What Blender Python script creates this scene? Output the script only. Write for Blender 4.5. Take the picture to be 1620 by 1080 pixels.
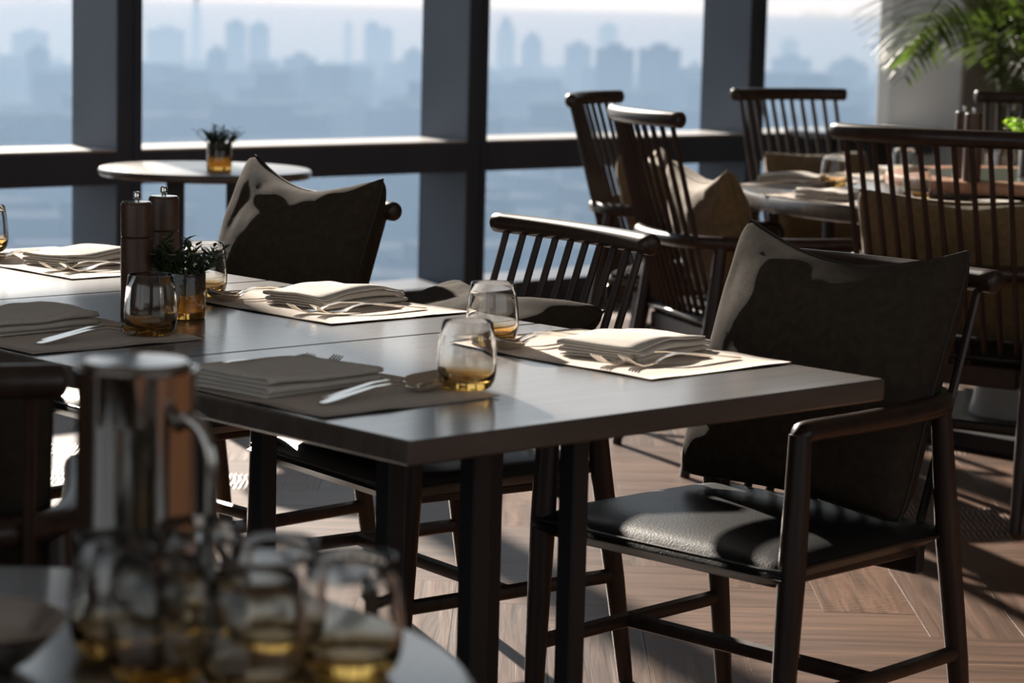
import bpy, math, random
from mathutils import Vector, Matrix, noise

PI = math.pi
sc = bpy.context.scene
COL = sc.collection
for o in list(bpy.data.objects):
    bpy.data.objects.remove(o, do_unlink=True)

# ------------------------------------------------------------------ camera
cam_d = bpy.data.cameras.new('camera')
cam = bpy.data.objects.new('camera', cam_d)
COL.objects.link(cam)
cr = Vector((0.733954, -0.678762, 0.024369))
cu = Vector((0.073371, 0.114904, 0.990663))
cf = Vector((0.675224, 0.725314, -0.134136))
cam.matrix_world = Matrix(((cr.x, cu.x, -cf.x, -2.028), (cr.y, cu.y, -cf.y, -2.3608),
                           (cr.z, cu.z, -cf.z, 1.2912), (0, 0, 0, 1)))
cam_d.sensor_width = 36.0
cam_d.lens = 3968.77 / 1620 * 36
cam_d.clip_start = 0.05
cam_d.clip_end = 60000
cam_d.dof.use_dof = True
cam_d.dof.focus_distance = 4.6
cam_d.dof.aperture_fstop = 5.4
cam_d.dof.aperture_blades = 0
sc.camera = cam

# ------------------------------------------------------------------ sky, sun, exposure
SUN_AZ, SUN_EL = math.radians(20), math.radians(24)
world = bpy.data.worlds.new('world')
sc.world = world
world.use_nodes = True
wn, wl = world.node_tree.nodes, world.node_tree.links
wn.clear()
w_tc = wn.new('ShaderNodeTexCoord')
w_sep = wn.new('ShaderNodeSeparateXYZ')
w_ramp = wn.new('ShaderNodeValToRGB')
w_bg = wn.new('ShaderNodeBackground')
w_out = wn.new('ShaderNodeOutputWorld')
wl.new(w_tc.outputs['Generated'], w_sep.inputs[0])
wl.new(w_sep.outputs['Z'], w_ramp.inputs[0])
wl.new(w_ramp.outputs[0], w_bg.inputs[0])
wl.new(w_bg.outputs[0], w_out.inputs[0])
e = w_ramp.color_ramp.elements
e[0].position = 0.0
e[0].color = (0.86, 0.845, 0.82, 1)
e[1].position = 1.0
e[1].color = (0.50, 0.66, 0.90, 1)
m_ = e.new(0.25)
m_.color = (0.80, 0.86, 0.92, 1)
w_bg.inputs[1].default_value = 1.0

sun_d = bpy.data.lights.new('sun', 'SUN')
sun_d.energy = 12.0
sun_d.angle = math.radians(1.2)
sun_d.color = (1.0, 0.88, 0.76)
sun = bpy.data.objects.new('sun', sun_d)
COL.objects.link(sun)
sdir = Vector((math.sin(SUN_AZ) * math.cos(SUN_EL), math.cos(SUN_AZ) * math.cos(SUN_EL), math.sin(SUN_EL)))
sun.rotation_euler = sdir.to_track_quat('Z', 'Y').to_euler()
sun.location = (4, 12, 8)

sc.view_settings.view_transform = 'Standard'
sc.view_settings.look = 'None'
sc.view_settings.exposure = 0.12
sc.view_settings.gamma = 1.0
sc.view_settings.use_curve_mapping = False
sc.cycles.max_bounces = 10
sc.cycles.transparent_max_bounces = 16
sc.cycles.sample_clamp_indirect = 6.0

# ------------------------------------------------------------------ helpers
MATS = {}


class MB:
    def __init__(s):
        s.v = []
        s.f = []

    def add(s, vs, fs):
        k = len(s.v)
        s.v += [tuple(v) for v in vs]
        s.f += [tuple(i + k for i in f) for f in fs]
        return s

    def box(s, c, d, m=None):
        x, y, z = d[0] / 2, d[1] / 2, d[2] / 2
        vs = [Vector((a * x, b * y, g * z)) for a in (-1, 1) for b in (-1, 1) for g in (-1, 1)]
        if m:
            vs = [m @ v for v in vs]
        vs = [v + Vector(c) for v in vs]
        return s.add(vs, [(0, 1, 3, 2), (4, 6, 7, 5), (0, 4, 5, 1), (2, 3, 7, 6), (0, 2, 6, 4), (1, 5, 7, 3)])

    def bbox(s, c, d, b):
        """box with chamfered vertical and horizontal edges"""
        x, y, z = d[0] / 2, d[1] / 2, d[2] / 2
        b = min(b, x * .9, y * .9, z * .9)
        rings = []
        for zz, i in ((-z, b), (-z + b, 0), (z - b, 0), (z, b)):
            X, Y = x - i, y - i
            rings.append([(-X + b, -Y, zz), (X - b, -Y, zz), (X, -Y + b, zz), (X, Y - b, zz),
                          (X - b, Y, zz), (-X + b, Y, zz), (-X, Y - b, zz), (-X, -Y + b, zz)])
        vs = [Vector(p) + Vector(c) for r in rings for p in r]
        fs = []
        for k in range(3):
            for j in range(8):
                fs.append((k * 8 + j, k * 8 + (j + 1) % 8, k * 8 + 8 + (j + 1) % 8, k * 8 + 8 + j))
        fs.append(tuple(range(7, -1, -1)))
        fs.append(tuple(range(24, 32)))
        return s.add(vs, fs)

    def tube(s, pts, rad, n=10, flat=1.0, up=Vector((0, 0, 1)), caps=True, rnd=False):
        """swept tube; rad float or list; flat scales the section along the second axis"""
        pts = [Vector(p) for p in pts]
        if not isinstance(rad, (list, tuple)):
            rad = [rad] * len(pts)
        if rnd:                                   # rounded ends
            r0, r1 = rad[0], rad[-1]
            d0 = (pts[0] - pts[1]).normalized()
            d1 = (pts[-1] - pts[-2]).normalized()
            pts = [pts[0] + d0 * r0 * .35, pts[0] + d0 * r0 * .22] + pts + [pts[-1] + d1 * r1 * .22, pts[-1] + d1 * r1 * .35]
            rad = [r0 * .55, r0 * .86] + list(rad) + [r1 * .86, r1 * .55]
        vs, fs = [], []
        for i, p in enumerate(pts):
            t = (pts[min(i + 1, len(pts) - 1)] - pts[max(i - 1, 0)]).normalized()
            a = up.cross(t)
            if a.length < 1e-4:
                a = Vector((1, 0, 0)).cross(t)
            a.normalize()
            b = t.cross(a)
            for j in range(n):
                q = 2 * PI * j / n
                vs.append(p + a * math.cos(q) * rad[i] + b * math.sin(q) * rad[i] * flat)
        for i in range(len(pts) - 1):
            for j in range(n):
                fs.append((i * n + j, i * n + (j + 1) % n, (i + 1) * n + (j + 1) % n, (i + 1) * n + j))
        if caps:
            fs.append(tuple(range(n - 1, -1, -1)))
            k = (len(pts) - 1) * n
            fs.append(tuple(range(k, k + n)))
        return s.add(vs, fs)

    def lathe(s, prof, n=32, c=(0, 0, 0)):
        """profile [(r,z)] revolved; r==0 makes a pole"""
        vs, fs, idx = [], [], []
        for r, z in prof:
            if r < 1e-7:
                idx.append([len(vs)] * n)
                vs.append((c[0], c[1], c[2] + z))
            else:
                idx.append(list(range(len(vs), len(vs) + n)))
                for j in range(n):
                    q = 2 * PI * j / n
                    vs.append((c[0] + r * math.cos(q), c[1] + r * math.sin(q), c[2] + z))
        for i in range(len(prof) - 1):
            for j in range(n):
                a, b = idx[i], idx[i + 1]
                q = [a[j], a[(j + 1) % n], b[(j + 1) % n], b[j]]
                u = []
                for k in q:
                    if k not in u:
                        u.append(k)
                if len(u) > 2:
                    fs.append(tuple(u))
        return s.add(vs, fs)

    def build(s, name, mat, parent=None, smooth=True, angle=40):
        me = bpy.data.meshes.new(name)
        me.from_pydata(s.v, [], s.f)
        me.validate()
        me.update()
        if mat:
            me.materials.append(MATS[mat] if isinstance(mat, str) else mat)
        if smooth:
            me.polygons.foreach_set('use_smooth', [True] * len(me.polygons))
            me.set_sharp_from_angle(angle=math.radians(angle))
        o = bpy.data.objects.new(name, me)
        COL.objects.link(o)
        if parent:
            o.parent = parent
        return o


def tag(o, label=None, cat=None, group=None, kind=None):
    if label:
        o['label'] = label
    if cat:
        o['category'] = cat
    if group:
        o['group'] = group
    if kind:
        o['kind'] = kind
    return o


def empty(name, loc=(0, 0, 0), rz=0.0):
    o = bpy.data.objects.new(name, None)
    COL.objects.link(o)
    o.empty_display_size = 0.1
    o.location = loc
    o.rotation_euler = (0, 0, rz)
    return o


def copy_tree(o, parent=None):
    c = o.copy()
    COL.objects.link(c)
    if parent:
        c.parent = parent
        c.matrix_parent_inverse = o.matrix_parent_inverse.copy()
    for ch in list(o.children):
        copy_tree(ch, c)
    return c


def smooth_path(pts, k=6):
    """Catmull-Rom through points"""
    P = [Vector(p) for p in pts]
    P = [P[0] * 2 - P[1]] + P + [P[-1] * 2 - P[-2]]
    out = []
    for i in range(1, len(P) - 2):
        for j in range(k):
            t = j / k
            a, b, c, d = P[i - 1], P[i], P[i + 1], P[i + 2]
            out.append(.5 * ((2 * b) + (c - a) * t + (2 * a - 5 * b + 4 * c - d) * t * t + (3 * b - a - 3 * c + d) * t ** 3))
    out.append(P[-2])
    return out


# ------------------------------------------------------------------ materials
def newmat(name):
    m = bpy.data.materials.new(name)
    m.use_nodes = True
    MATS[name] = m
    nt = m.node_tree
    return m, nt, nt.nodes, nt.links, nt.nodes['Principled BSDF']


def simple(name, col, rough=.5, metal=0.0, var=.0, scale=(8, 8, 8), bump=0.0, bscale=120.0, spec=.5, coat=0.0, sheen=0.0, col2=None, detail=4):
    m, nt, n, l, p = newmat(name)
    p.inputs['Base Color'].default_value = (*col, 1)
    p.inputs['Roughness'].default_value = rough
    p.inputs['Metallic'].default_value = metal
    p.inputs['Specular IOR Level'].default_value = spec
    p.inputs['Coat Weight'].default_value = coat
    p.inputs['Sheen Weight'].default_value = sheen
    tc = n.new('ShaderNodeTexCoord')
    if var or col2:
        mp = n.new('ShaderNodeMapping')
        mp.inputs['Scale'].default_value = scale
        nz = n.new('ShaderNodeTexNoise')
        nz.inputs['Scale'].default_value = 1.0
        nz.inputs['Detail'].default_value = detail
        rp = n.new('ShaderNodeValToRGB')
        a = col
        b = col2 or tuple(c * (1 + var) for c in col)
        a = tuple(c * (1 - var) for c in col)
        rp.color_ramp.elements[0].position = .32
        rp.color_ramp.elements[1].position = .68
        rp.color_ramp.elements[0].color = (*a, 1)
        rp.color_ramp.elements[1].color = (*b, 1)
        l.new(tc.outputs['Object'], mp.inputs[0])
        l.new(mp.outputs[0], nz.inputs['Vector'])
        l.new(nz.outputs['Fac'], rp.inputs[0])
        l.new(rp.outputs[0], p.inputs['Base Color'])
    if bump:
        nb = n.new('ShaderNodeTexNoise')
        nb.inputs['Scale'].default_value = bscale
        nb.inputs['Detail'].default_value = 3
        bp = n.new('ShaderNodeBump')
        bp.inputs['Strength'].default_value = bump
        bp.inputs['Distance'].default_value = .002
        l.new(tc.outputs['Object'], nb.inputs['Vector'])
        l.new(nb.outputs['Fac'], bp.inputs['Height'])
        l.new(bp.outputs[0], p.inputs['Normal'])
    return m


simple('chair_wood', (.034, .019, .014), .36, var=.35, scale=(30, 30, 4), bump=.06, bscale=90)
simple('table_wood', (.085, .068, .058), .44, var=.25, scale=(4, 60, 20), bump=.04, bscale=70, coat=1.0)
MATS['table_wood'].node_tree.nodes['Principled BSDF'].inputs['Coat Roughness'].default_value = .16
simple('table_edge', (.050, .034, .027), .42, var=.30, scale=(6, 6, 80))
simple('black_metal', (.018, .018, .02), .42, bump=.03, bscale=200)
simple('mill_wood', (.085, .042, .026), .38, var=.35, scale=(40, 40, 5))
simple('leather', (.010, .0095, .010), .38, bump=.22, bscale=260, spec=.6)
simple('dark_fabric', (.046, .035, .025), .95, var=.18, scale=(60, 60, 60), bump=.5, bscale=900, spec=.15)
simple('gold_fabric', (.185, .120, .052), .8, var=.18, scale=(50, 50, 50), bump=.4, bscale=800, sheen=.2)
simple('piping', (.02, .017, .015), .7)
simple('linen', (.64, .555, .48), .9, var=.06, scale=(90, 90, 90), bump=.4, bscale=1100, sheen=.1)
simple('napkin', (.66, .60, .53), .92, var=.05, scale=(60, 60, 60), bump=.35, bscale=1000, sheen=.1)
simple('steel', (.72, .70, .68), .12, metal=1.0)
simple('pot_steel', (.40, .37, .345), .16, metal=1.0)
simple('cutlery_steel', (.74, .69, .63), .16, metal=1.0)
simple('frame_slate', (.062, .078, .108), .45, var=.10, scale=(3, 3, 3))
simple('sill', (.60, .56, .53), .35, var=.1)
simple('plaster_grey', (.42, .40, .37), .85, var=.05, scale=(2, 2, 2), bump=.1, bscale=60)
simple('plaster_dark', (.42, .36, .29), .85, var=.08, scale=(2, 2, 2))
simple('ceiling', (.60, .57, .53), .9)
simple('susan_wood', (.40, .20, .115), .40, var=.25, scale=(6, 50, 6))
simple('susan_inset', (.055, .060, .050), .25)
simple('stone_grey', (.30, .29, .28), .55, var=.1)
simple('leaf_dark', (.030, .055, .022), .45, var=.4, scale=(40, 40, 40))
simple('leaf_palm', (.052, .082, .012), .42, spec=.3, var=.5, scale=(7, 7, 7))
simple('leaf_lime', (.30, .46, .04), .5, var=.3, scale=(30, 30, 30))
simple('stem_green', (.10, .13, .035), .5, var=.3, scale=(10, 10, 10))
simple('blossom', (.55, .45, .42), .7)
simple('soil', (.02, .014, .010), .95)
simple('planter', (.05, .045, .04), .6)
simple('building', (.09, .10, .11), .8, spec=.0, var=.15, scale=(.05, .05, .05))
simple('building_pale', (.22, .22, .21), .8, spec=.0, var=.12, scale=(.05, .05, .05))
simple('city_ground', (.08, .09, .085), .95, spec=.0, var=.35, scale=(.01, .01, .01))
simple('hill', (.07, .10, .07), .95, var=.3, scale=(.004, .004, .004))

# translucent leaves let the back light through
for nm in ('leaf_palm', 'leaf_lime', 'leaf_dark'):
    m = MATS[nm]
    nt = m.node_tree
    p = nt.nodes['Principled BSDF']
    tr = nt.nodes.new('ShaderNodeBsdfTranslucent')
    src = p.inputs['Base Color'].links[0].from_socket
    hs = nt.nodes.new('ShaderNodeHueSaturation')
    hs.inputs['Value'].default_value = 2.4
    hs.inputs['Saturation'].default_value = 1.0
    nt.links.new(src, hs.inputs['Color'])
    nt.links.new(hs.outputs[0], tr.inputs[0])
    mx = nt.nodes.new('ShaderNodeMixShader')
    mx.inputs[0].default_value = .45
    nt.links.new(p.outputs[0], mx.inputs[1])
    nt.links.new(tr.outputs[0], mx.inputs[2])
    nt.links.new(mx.outputs[0], nt.nodes['Material Output'].inputs[0])

# window glass: clear pane with a weak reflection
m, nt, n, l, p = newmat('pane_glass')
n.remove(p)
tr = n.new('ShaderNodeBsdfTransparent')
tr.inputs[0].default_value = (.97, .985, .99, 1)
gl = n.new('ShaderNodeBsdfGlossy')
gl.inputs['Roughness'].default_value = .02
fr = n.new('ShaderNodeFresnel')
fr.inputs[0].default_value = 1.35
gm = n.new('ShaderNodeNewGeometry')          # same weak reflection on both faces of the pane
io = n.new('ShaderNodeMapRange')
io.inputs['To Min'].default_value = 1.30
io.inputs['To Max'].default_value = 1 / 1.30
l.new(gm.outputs['Backfacing'], io.inputs['Value'])
l.new(io.outputs[0], fr.inputs[0])
mx = n.new('ShaderNodeMixShader')
l.new(fr.outputs[0], mx.inputs[0])
l.new(tr.outputs[0], mx.inputs[1])
l.new(gl.outputs[0], mx.inputs[2])
l.new(mx.outputs[0], n['Material Output'].inputs[0])

# tumbler glass: clear at the rim, amber towards the foot (ombre glass)
m, nt, n, l, p = newmat('amber_glass')
tc = n.new('ShaderNodeTexCoord')
sp = n.new('ShaderNodeSeparateXYZ')
rp = n.new('ShaderNodeValToRGB')
mr = n.new('ShaderNodeMapRange')
mr.inputs['From Max'].default_value = .10
l.new(tc.outputs['Object'], sp.inputs[0])
l.new(sp.outputs['Z'], mr.inputs['Value'])
l.new(mr.outputs[0], rp.inputs[0])
el = rp.color_ramp.elements
el[0].position = .0
el[0].color = (.90, .50, .08, 1)
el[1].position = .50
el[1].color = (.93, .93, .93, 1)
q = el.new(.15)
q.color = (.90, .58, .18, 1)
q = el.new(.27)
q.color = (.90, .85, .75, 1)
l.new(rp.outputs[0], p.inputs['Base Color'])
p.inputs['Roughness'].default_value = .0
p.inputs['IOR'].default_value = 1.45
p.inputs['Transmission Weight'].default_value = 1.0

# mercury glass of the little planters
m, nt, n, l, p = newmat('mercury_glass')
tc = n.new('ShaderNodeTexCoord')
sp = n.new('ShaderNodeSeparateXYZ')
mr = n.new('ShaderNodeMapRange')
mr.inputs['From Max'].default_value = .085
rp = n.new('ShaderNodeValToRGB')
rp.color_ramp.elements[0].color = (.92, .50, .10, 1)
rp.color_ramp.elements[1].color = (.42, .38, .33, 1)
rp.color_ramp.elements[1].position = .8
q = rp.color_ramp.elements.new(.35)
q.color = (.80, .48, .15, 1)
l.new(tc.outputs['Object'], sp.inputs[0])
l.new(sp.outputs['Z'], mr.inputs['Value'])
l.new(mr.outputs[0], rp.inputs[0])
l.new(rp.outputs[0], p.inputs['Base Color'])
p.inputs['Transmission Weight'].default_value = .88
p.inputs['Roughness'].default_value = .06
nz = n.new('ShaderNodeTexNoise')
nz.inputs['Scale'].default_value = 60
bpn = n.new('ShaderNodeBump')
bpn.inputs['Strength'].default_value = .35
bpn.inputs['Distance'].default_value = .002
l.new(tc.outputs['Object'], nz.inputs['Vector'])
l.new(nz.outputs['Fac'], bpn.inputs['Height'])
l.new(bpn.outputs[0], p.inputs['Normal'])

# parquet: grain along each plank's own length, tone varies plank by plank
m, nt, n, l, p = newmat('parquet')
p.inputs['Specular IOR Level'].default_value = .36
tc = n.new('ShaderNodeTexCoord')
oi = n.new('ShaderNodeObjectInfo')
mp = n.new('ShaderNodeMapping')
mp.inputs['Scale'].default_value = (2.2, 34, 1)
ad = n.new('ShaderNodeVectorMath')
ad.operation = 'ADD'
sc_ = n.new('ShaderNodeVectorMath')
sc_.operation = 'SCALE'
sc_.inputs[3].default_value = 7.0
l.new(oi.outputs['Location'], sc_.inputs[0])
l.new(tc.outputs['Object'], ad.inputs[0])
l.new(sc_.outputs[0], ad.inputs[1])
l.new(ad.outputs[0], mp.inputs[0])
nz = n.new('ShaderNodeTexNoise')
nz.inputs['Scale'].default_value = 1.0
nz.inputs['Detail'].default_value = 7
nz.inputs['Distortion'].default_value = .6
l.new(mp.outputs[0], nz.inputs['Vector'])
rp = n.new('ShaderNodeValToRGB')
rp.color_ramp.elements[0].position = .28
rp.color_ramp.elements[1].position = .74
rp.color_ramp.elements[0].color = (.062, .030, .016, 1)
rp.color_ramp.elements[1].color = (.18, .090, .048, 1)
l.new(nz.outputs['Fac'], rp.inputs[0])
hs = n.new('ShaderNodeHueSaturation')
mr = n.new('ShaderNodeMapRange')
mr.inputs['To Min'].default_value = .72
mr.inputs['To Max'].default_value = 1.25
l.new(oi.outputs['Random'], mr.inputs['Value'])
l.new(mr.outputs[0], hs.inputs['Value'])
l.new(rp.outputs[0], hs.inputs['Color'])
l.new(hs.outputs[0], p.inputs['Base Color'])
mr2 = n.new('ShaderNodeMapRange')
mr2.inputs['To Min'].default_value = .40
mr2.inputs['To Max'].default_value = .54
l.new(nz.outputs['Fac'], mr2.inputs['Value'])
l.new(mr2.outputs[0], p.inputs['Roughness'])
wv = n.new('ShaderNodeTexWave')
wv.wave_type = 'BANDS'
wv.bands_direction = 'X'
wv.inputs['Scale'].default_value = 22
wv.inputs['Distortion'].default_value = 5
wv.inputs['Detail'].default_value = 3
l.new(ad.outputs[0], wv.inputs['Vector'])
gt = n.new('ShaderNodeMath')
gt.operation = 'GREATER_THAN'
gt.inputs[1].default_value = .62
l.new(oi.outputs['Random'], gt.inputs[0])
mu = n.new('ShaderNodeMath')
mu.operation = 'MULTIPLY'
l.new(wv.outputs['Fac'], mu.inputs[0])
l.new(gt.outputs[0], mu.inputs[1])
a2 = n.new('ShaderNodeMath')
a2.operation = 'ADD'
l.new(mu.outputs[0], a2.inputs[0])
l.new(nz.outputs['Fac'], a2.inputs[1])
bp = n.new('ShaderNodeBump')
bp.inputs['Strength'].default_value = .65
bp.inputs['Distance'].default_value = .003
l.new(a2.outputs[0], bp.inputs['Height'])
l.new(bp.outputs[0], p.inputs['Normal'])

# haze over the city: scatters more blue than red, and absorbs some
def haze_mat(name, sd, scol, ad_, acol, g):
    m = bpy.data.materials.new(name)
    MATS[name] = m
    m.use_nodes = True
    n, l = m.node_tree.nodes, m.node_tree.links
    n.remove(n['Principled BSDF'])
    vs_ = n.new('ShaderNodeVolumeScatter')
    vs_.inputs['Color'].default_value = (*scol, 1)
    vs_.inputs['Density'].default_value = sd
    vs_.inputs['Anisotropy'].default_value = g
    va_ = n.new('ShaderNodeVolumeAbsorption')
    va_.inputs['Color'].default_value = (*acol, 1)
    va_.inputs['Density'].default_value = ad_
    av_ = n.new('ShaderNodeAddShader')
    l.new(vs_.outputs[0], av_.inputs[0])
    l.new(va_.outputs[0], av_.inputs[1])
    l.new(av_.outputs[0], n['Material Output'].inputs['Volume'])


haze_mat('haze_city', .00037, (.44, .67, 1.0), .00042, (.096, .008, 0), .25)       # blue-grey town smog
haze_mat('haze_far', .00027, (.93, .935, 1.0), .00021, (0, .02, .1), .25)           # pale haze behind it

# ------------------------------------------------------------------ the room
X0, X1, YB, YW, YG, HC = -5.0, 11.0, -6.0, 5.35, 5.65, 4.2
floor = MB().box(((X0 + X1) / 2, (YB + YG) / 2, -.075), (X1 - X0, YG - YB + .2, .12)).build('floor', 'parquet', smooth=False)
tag(floor, 'brown parquet floor of wide oak planks', kind='structure')
tag(MB().box(((X0 + X1) / 2, (YB + YG) / 2, HC + .1), (X1 - X0 + .4, YG - YB + .4, .2)).build('ceiling', 'ceiling', smooth=False), kind='structure')
lw = MB()
LY0, LY1, LZ1 = -5.6, 2.6, 3.6
lw.box((X0 - .1, (LY1 + YG) / 2, HC / 2), (.2, YG - LY1, HC))
lw.box((X0 - .1, (YB + LY0) / 2, HC / 2), (.2, LY0 - YB, HC))
lw.box((X0 - .1, (LY0 + LY1) / 2, .30), (.2, LY1 - LY0, .60))
lw.box((X0 - .1, (LY0 + LY1) / 2, (LZ1 + HC) / 2), (.2, LY1 - LY0, HC - LZ1))
tag(lw.build('wall_left', 'plaster_dark', smooth=False), kind='structure')
tag(MB().box((X1 + .1, (YB + YG) / 2, HC / 2), (.2, YG - YB, HC)).build('wall_right', 'plaster_dark', smooth=False), kind='structure')
bw_ = MB()
BX0, BX1, BZ0, BZ1 = -3.0, 4.0, .9, 3.2
bw_.box(((X0 + BX0) / 2, YB - .1, HC / 2), (BX0 - X0 + .4, .2, HC))
bw_.box(((X1 + BX1) / 2, YB - .1, HC / 2), (X1 - BX1, .2, HC))
bw_.box(((BX0 + BX1) / 2, YB - .1, BZ0 / 2), (BX1 - BX0, .2, BZ0))
bw_.box(((BX0 + BX1) / 2, YB - .1, (BZ1 + HC) / 2), (BX1 - BX0, .2, HC - BZ1))
tag(bw_.build('wall_back', 'plaster_dark', smooth=False), kind='structure')
tag(MB().bbox((9.485, 5.46, HC / 2), (3.03, .54, HC), .012).build('wall_pillar', 'plaster_grey', smooth=False), kind='structure')

# herringbone parquet planks as pieces of the floor
PW_, PL_ = .20, .80
pm = MB().bbox((0, 0, -.0075), (PL_ - .0010, PW_ - .0010, .015), .0002)
plank0 = None
NPL = 0
u1 = Vector((math.cos(PI / 4 + .03), math.sin(PI / 4 + .03), 0))
u2 = Vector((-u1.y, u1.x, 0))


def in_view(x, y, z=0.0, mx=.08):
    d = Vector((x, y, z)) - cam.matrix_world.translation
    w = d.dot(cf)
    if w < .5:
        return False
    px, py = d.dot(cr) / w / .2041, d.dot(cu) / w / .1361
    return abs(px) < 1 + mx and abs(py) < 1 + mx * 1.5


cells = []
k = int(round(PL_ / PW_))
for a in range(-70, 90):
    for m_i in range(-12, 12):
        b = a + 2 * k * m_i
        for c, rz in ((u1 * (b + k / 2) * PW_ + u2 * (a + .5) * PW_, math.atan2(u1.y, u1.x)),
                      (u1 * (a + .5) * PW_ + u2 * (b + 1 + k / 2) * PW_, math.atan2(u2.y, u2.x))):
            if not (-1.2 < c.x < 7.2 and -1.6 < c.y < 5.2):
                continue
            if any(in_view(c.x + dx, c.y + dy) for dx in (-.3, 0, .3) for dy in (-.3, 0, .3)):
                cells.append((c, rz))
cells.sort(key=lambda t: (t[0] - Vector((-2, -2.36, 0))).length)
for c, rz in cells[:298]:
    if plank0 is None:
        plank0 = pm.build('plank', 'parquet', floor, smooth=False)
        o = plank0
    else:
        o = plank0.copy()
        COL.objects.link(o)
        o.parent = floor
    o.location = (c.x, c.y, 0)
    o.rotation_euler = (0, 0, rz + (PI if random.Random(NPL).random() < .5 else 0))
    NPL += 1

# window wall: deep mullions, transom rail with sill, panes
Z1, Z2 = .720, .592
FIN = .113
fins = [3.154 + 1.717 * k for k in range(0, 3)]
XE = 1.58
for i, x in enumerate(fins):
    mb = MB().bbox((x + FIN / 2, (YW + YG) / 2, HC / 2), (FIN, YG - YW, HC), .004)
    mb.box((x + FIN / 2 + .022, YW - .004, HC / 2), (.012, .012, HC))
    tag(mb.build('trim_%d' % (i + 1), 'frame_slate', smooth=False), 'slate grey window mullion between tall panes', kind='structure')
edges = [XE - FIN] + fins + [7.97]
tag(MB().bbox(((X0 + XE) / 2, (YW + YG) / 2, HC / 2), (XE - X0, YG - YW, HC), .01).build('wall_added_shade', 'plaster_grey', smooth=False), kind='structure')  # unseen solid stretch, added to keep sun off the near settings
for i in range(len(edges) - 1):
    xa = edges[i] + FIN
    xb = edges[i + 1]
    w = tag(empty('window_%d' % (i + 1), ((xa + xb) / 2, YG, 0)), kind='structure')
    L = xb - xa
    MB().box((0, -.15, (Z1 + Z2) / 2 - .004), (L, .30, Z1 - Z2 - .008)).build('transom_rail', 'frame_slate', w, smooth=False)
    MB().bbox((0, -.151, Z1 - .004), (L, .302, .008), .002).build('sill', 'sill', w, smooth=False)
    MB().box((0, -.15, .06), (L, .30, .12)).build('bottom_rail', 'frame_slate', w, smooth=False)
    MB().box((0, -.15, HC - .08), (L, .30, .16)).build('head_rail', 'frame_slate', w, smooth=False)
    MB().box((0, -.012, (Z1 + HC - .16) / 2), (L, .012, HC - .16 - Z1)).build('upper_pane', 'pane_glass', w, smooth=False)
    MB().box((0, -.012, (Z2 + .12) / 2), (L, .012, Z2 - .12)).build('lower_pane', 'pane_glass', w, smooth=False)

# unseen bulkhead beside the solid wall, added to shade the near place settings
tag(MB().bbox(((XE + 2.20) / 2, YW + .10, (2.62 + HC) / 2), (2.20 - XE, .24, HC - 2.62), .01).build('trim_4', 'plaster_grey', smooth=False), kind='structure')

# side windows further left, out of the picture, added as fill light
sw = tag(empty('window_5', (X0 - .1, (LY0 + LY1) / 2, 0)), kind='structure')
nb = 4
bw = (LY1 - LY0) / nb
for i in range(nb):
    MB().box((0, LY0 + bw * (i + .5) - (LY0 + LY1) / 2, (.6 + LZ1) / 2), (.012, bw - .12, LZ1 - .6)).build('pane', 'pane_glass', sw, smooth=False)
for i in range(nb + 1):
    MB().box((0, LY0 + bw * i - (LY0 + LY1) / 2, (.6 + LZ1) / 2), (.2, .12, LZ1 - .6)).build('mullion', 'frame_slate', sw, smooth=False)

bk = tag(empty('window_6', ((BX0 + BX1) / 2, YB - .1, 0)), kind='structure')  # unseen window behind the camera, added to fill faces turned from the glass
for i in range(4):
    MB().box((-2.625 + 1.75 * i, 0, (BZ0 + BZ1) / 2), (1.65, .012, BZ1 - BZ0)).build('pane', 'pane_glass', bk, smooth=False)
for i in range(5):
    MB().box((-3.45 + 1.725 * i, 0, (BZ0 + BZ1) / 2), (.10, .2, BZ1 - BZ0)).build('mullion', 'frame_slate', bk, smooth=False)

# ------------------------------------------------------------------ the city in haze
GZ = -200.0
gmb = MB()
gmb.add([(-9000, 60, GZ), (24000, 60, GZ), (24000, 24000, GZ), (-9000, 24000, GZ)], [(0, 1, 2, 3)])
tag(gmb.build('ground', 'city_ground', smooth=False), 'hazy city ground far below the windows', kind='structure')


def ridge(name, label, pts, depth, seed):
    """a hill ridge: crest through pts, falling to the ground on both sides"""
    P = smooth_path(pts, 10)
    vs, fs = [], []
    d = Vector((.68, .73, 0))
    rows = (-1.6, -.9, -.4, 0, .5, 1.2)
    prof = (0, .38, .78, 1, .6, 0)
    for i, q in enumerate(P):
        for r, h in zip(rows, prof):
            nn = noise.noise(Vector((i * .35 + seed, r * 2, 0))) * 22 * (h > 0)
            vs.append(Vector((q.x, q.y, 0)) + d * depth * r + Vector((0, 0, GZ - 2 + (q.z - GZ + nn) * h)))
    m_ = len(rows)
    for i in range(len(P) - 1):
        for j in range(m_ - 1):
            fs.append((i * m_ + j, (i + 1) * m_ + j, (i + 1) * m_ + j + 1, i * m_ + j + 1))
    o = MB().add(vs, fs).build(name, 'hill', angle=180)
    tag(o, label, 'hill')
    return o


ridge('hill', 'faint distant hill ridge behind the leftmost window', [(3300, 6500, -190), (3744, 6152, -45), (3823, 6082, -26), (3894, 6015, -34), (4035, 5881, -52), (4200, 5700, -130), (4350, 5580, -195)], 500, 1)
ridge('hill', 'faint distant hill ridge seen left of the grey pillar', [(4900, 5050, -190), (5120, 4880, -80), (5318, 4689, -34), (5426, 4594, -4), (5555, 4473, -10), (5682, 4350, -34), (5900, 4150, -150)], 500, 7)

SCL = 1.6


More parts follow.
